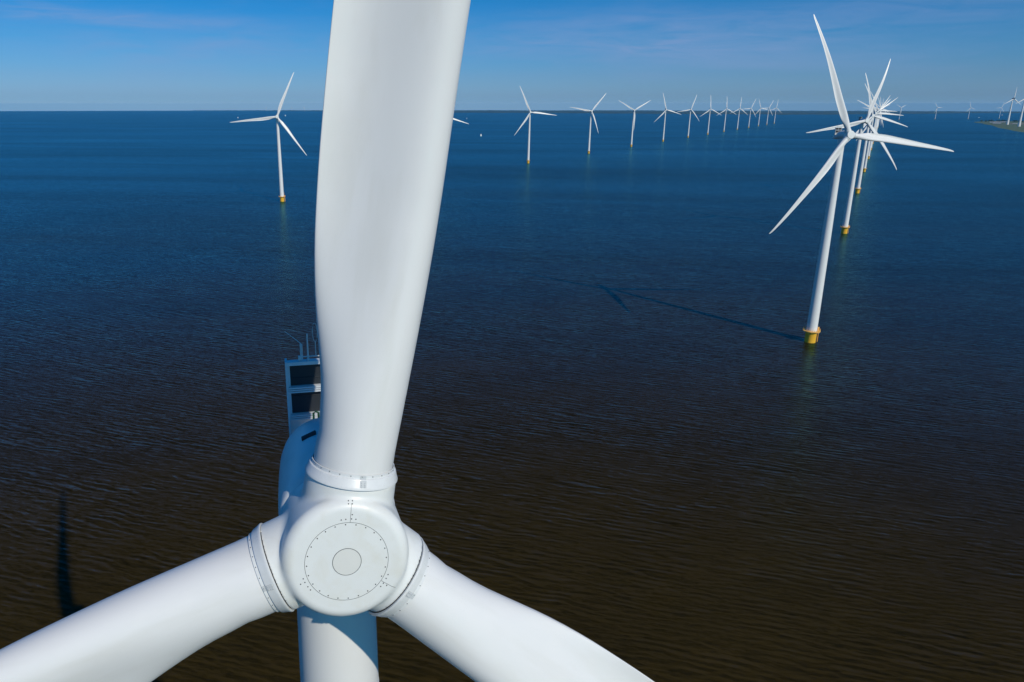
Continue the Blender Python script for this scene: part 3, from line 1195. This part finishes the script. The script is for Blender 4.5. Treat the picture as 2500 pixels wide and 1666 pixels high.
# ------------------------------------------------------------------ boats
def sailboat(x, y, rz, scale, label):
    t = link('sailing_boat', None)
    t.location = (x, y, drop(x, y))
    t.rotation_euler = (0, 0, rz)
    t.scale = (scale,) * 3
    tag(t, label, 'sailing boat', 'sailing boats on the lake')
    vs, fs = [], []
    st = [(-4.5, .9, .9), (-2.5, 1.35, .95), (0, 1.5, 1.0), (2.5, 1.05, 1.1), (4.6, .05, 1.25)]
    for (xx, hw, h) in st:
        vs += [(xx, -hw, h), (xx, -hw * .75, .1), (xx, 0, -.5), (xx, hw * .75, .1), (xx, hw, h)]
    for i in range(len(st) - 1):
        for j in range(4):
            fs.append((i * 5 + j, (i + 1) * 5 + j, (i + 1) * 5 + j + 1, i * 5 + j + 1))
        fs.append((i * 5 + 4, (i + 1) * 5 + 4, (i + 1) * 5, i * 5))
    fs.append((4, 3, 2, 1, 0))
    link('hull', mesh_from('hull', vs, fs, M_HULL, False), t)
    mb = MB()
    mb.tube([(.6, 0, .9), (.6, 0, 12.2)], [.09, .05], 8)
    mb.tube([(.6, 0, 2.0), (-3.9, .7, 2.0)], .06, 6)
    link('mast', mb.mesh('mast', M_GALV), t)
    def sail(name, pts):
        n = 8
        vs, fs = [], []
        a, b, c = (Vector(p) for p in pts)       # tack, clew, head
        for s_ in (0, .03):
            for i in range(n + 1):
                u = i / n
                for j in range(n + 1):
                    v = j / n
                    p = (a * (1 - v) + b * v) * (1 - u) + c * u
                    p.y += .55 * math.sin(math.pi * v) * math.sin(math.pi * min(1, u * .9 + .1)) + s_
                    vs.append(p)
        k = (n + 1) ** 2
        for i in range(n):
            for j in range(n):
                q = (i * (n + 1) + j, i * (n + 1) + j + 1, (i + 1) * (n + 1) + j + 1, (i + 1) * (n + 1) + j)
                fs.append(q)
                fs.append(tuple(k + z for z in reversed(q)))
        link(name, mesh_from(name, vs, fs, M_SAIL), t)
    sail('main_sail', [(.5, 0, 2.1), (-3.8, .7, 2.1), (.5, 0, 12.0)])
    sail('head_sail', [(4.3, 0, 1.5), (.4, .7, 1.8), (.7, 0, 11.0)])


sailboat(209, 3480, R(35), 1.0, 'white sailing boat right of the big blade, nearest of the boats')
sailboat(340, 8198, R(60), 1.15, 'tiny far white sailing boat right of the big blade, above the nearer boat')
sailboat(-2193, 8729, R(20), 1.5, 'tiny white sailing boat above the level blade of the lone left turbine')
sailboat(-2020, 10610, R(40), 1.9, 'tiny white sailing boat right of the hub of the lone left turbine')
sailboat(8628, 11898, R(40), 1.9, 'speck of a white sailing boat behind the spit by the tall turbine')


def motorboat(x, y, rz, label):
    t = link('motor_boat', None)
    t.location = (x, y, drop(x, y))
    t.rotation_euler = (0, 0, rz)
    tag(t, label, 'motor boat')
    vs, fs = [], []
    st = [(-9, 2.4, 2.0), (-4, 2.7, 2.0), (3, 2.5, 2.3), (9, .1, 3.0)]
    for (xx, hw, h) in st:
        vs += [(xx, -hw, h), (xx, -hw * .7, .1), (xx, 0, -.6), (xx, hw * .7, .1), (xx, hw, h)]
    for i in range(len(st) - 1):
        for j in range(4):
            fs.append((i * 5 + j, (i + 1) * 5 + j, (i + 1) * 5 + j + 1, i * 5 + j + 1))
        fs.append((i * 5 + 4, (i + 1) * 5 + 4, (i + 1) * 5, i * 5))
    fs.append((4, 3, 2, 1, 0))
    link('hull', mesh_from('hull', vs, fs, M_HULL, False), t)
    mb = MB()
    mb.box((-2, 0, 3.2), (8, 3.4, 2.0))
    mb.box((-1.5, 0, 4.9), (4.5, 2.8, 1.4))
    link('cabin', mb.mesh('cabin', M_SAIL, False), t)


motorboat(6449, 9263, R(10), 'small white motor boat on the blue water left of the spit')


# ------------------------------------------------------------------ barns and trees on the spit
def barn(x, y, rz, l, w, h, label):
    t = link('barn', None)
    t.location = (x, y, drop(x, y) + 2.5)
    t.rotation_euler = (0, 0, rz)
    tag(t, label, 'barn', 'pale-roofed barns on the spit')
    mb = MB()
    mb.box((0, 0, h / 2), (l, w, h))
    link('wall', mb.mesh('wall', M_WALLB, False), t)
    mb = MB()
    r_ = h * .55
    vs = [(-l / 2 - .5, -w / 2 - .5, h + .02), (l / 2 + .5, -w / 2 - .5, h + .02), (l / 2 + .5, w / 2 + .5, h + .02), (-l / 2 - .5, w / 2 + .5, h + .02),
          (-l / 2 - .5, 0, h + r_), (l / 2 + .5, 0, h + r_)]
    mb.add(vs, [(0, 1, 5, 4), (2, 3, 4, 5), (1, 2, 5), (3, 0, 4), (3, 2, 1, 0)])
    link('roof', mb.mesh('roof', M_ROOF, False), t)


barn(4400, 6150, R(-30), 46, 20, 6, 'leftmost pale-roofed barn in the back row on the spit')
barn(4475, 6190, R(-30), 46, 20, 6, 'middle pale-roofed barn in the back row on the spit')
barn(4545, 6215, R(-30), 40, 20, 6, 'pale-roofed barn in the back row beside the tall turbine')
barn(4180, 5800, R(-32), 52, 18, 5, 'long pale-roofed barn in front of the row on the spit')
barn(4215, 5660, R(-32), 36, 14, 4, 'low pale-roofed barn at the foot of the tall turbine')


def tree(x, y, h, seed, label):
    rr = random.Random(seed)
    t = link('tree', None)
    t.location = (x, y, drop(x, y) + 2.4)
    tag(t, label, 'tree', 'trees behind the barns on the spit')
    mb = MB()
    mb.tube([(0, 0, 0), (.1, .1, h * .35), (0, .2, h * .8)], [.45, .3, .1], 6)
    for k in range(4):
        a = rr.uniform(0, 6.28)
        mb.tube([(0, .1, h * .35), (math.cos(a) * h * .22, math.sin(a) * h * .22, h * .6)], [.2, .06], 5)
    link('trunk', mb.mesh('trunk', M_BARK), t)
    vs, fs = [], []
    for _ in range(160):
        a, b_ = rr.uniform(0, 6.28), rr.uniform(-1, 1)
        q = rr.random() ** .4
        s_ = math.sqrt(1 - b_ * b_)
        c = Vector((math.cos(a) * s_ * h * .42 * q, math.sin(a) * s_ * h * .42 * q, h * .6 + b_ * h * .4 * q))
        rot = Euler((rr.uniform(0, 6), rr.uniform(0, 6), rr.uniform(0, 6))).to_matrix()
        o = len(vs)
        k = h * .09
        for dx, dy in ((-k, -k), (k, -k), (k, k), (-k, k)):
            vs.append(c + rot @ Vector((dx, dy, rr.uniform(-.3, .3) * k)))
        fs.append((o, o + 1, o + 2, o + 3))
    link('crown', mesh_from('crown', vs, fs, M_LEAF, False), t)


for i in range(44):
    u = i / 43
    x = 4660 + (5080 - 4660) * u + rnd.uniform(-20, 20) + (-60 if i % 2 else 0)
    y = 6640 + (6560 - 6640) * u + rnd.uniform(-40, 40) - (120 if i % 2 else 0)
    tree(x, y, rnd.uniform(11, 18), i, 'bushy dark green tree in the belt of trees behind the barns')


# ------------------------------------------------------------------ specks of turbines beyond the lake
for px, d, ph, lb in ((743, 24000, 40, 'faint speck of a wind turbine on the horizon beside the big blade'),
                      (712, 26000, 15, 'faint speck of a wind turbine on the horizon right of the lone turbine'),
                      (650, 27000, 70, 'faint speck of a wind turbine on the horizon left of the lone turbine hub')):
    a = az_of(px)
    turbine(lb, d * math.sin(a), d * math.cos(a), ph, YAW, 0, 'specks of wind turbines on the horizon')

# ------------------------------------------------------------------ the air
mb = MB()
mb.box((0, 0, 5), (125000, 125000, 550))
mh = bpy.data.materials.new('air')
mh.use_nodes = True
nt = mh.node_tree
nt.nodes.clear()
pv = N(nt, 'ShaderNodeVolumePrincipled')
pv.inputs['Color'].default_value = (0.14, 0.55, 1.0, 1)
pv.inputs['Density'].default_value = 2.0e-5
pv.inputs['Anisotropy'].default_value = 0.0
mo = N(nt, 'ShaderNodeOutputMaterial')
nt.links.new(pv.outputs[0], mo.inputs['Volume'])
hz = link('haze', mb.mesh('haze', mh, False))
tag(hz, kind='stuff')
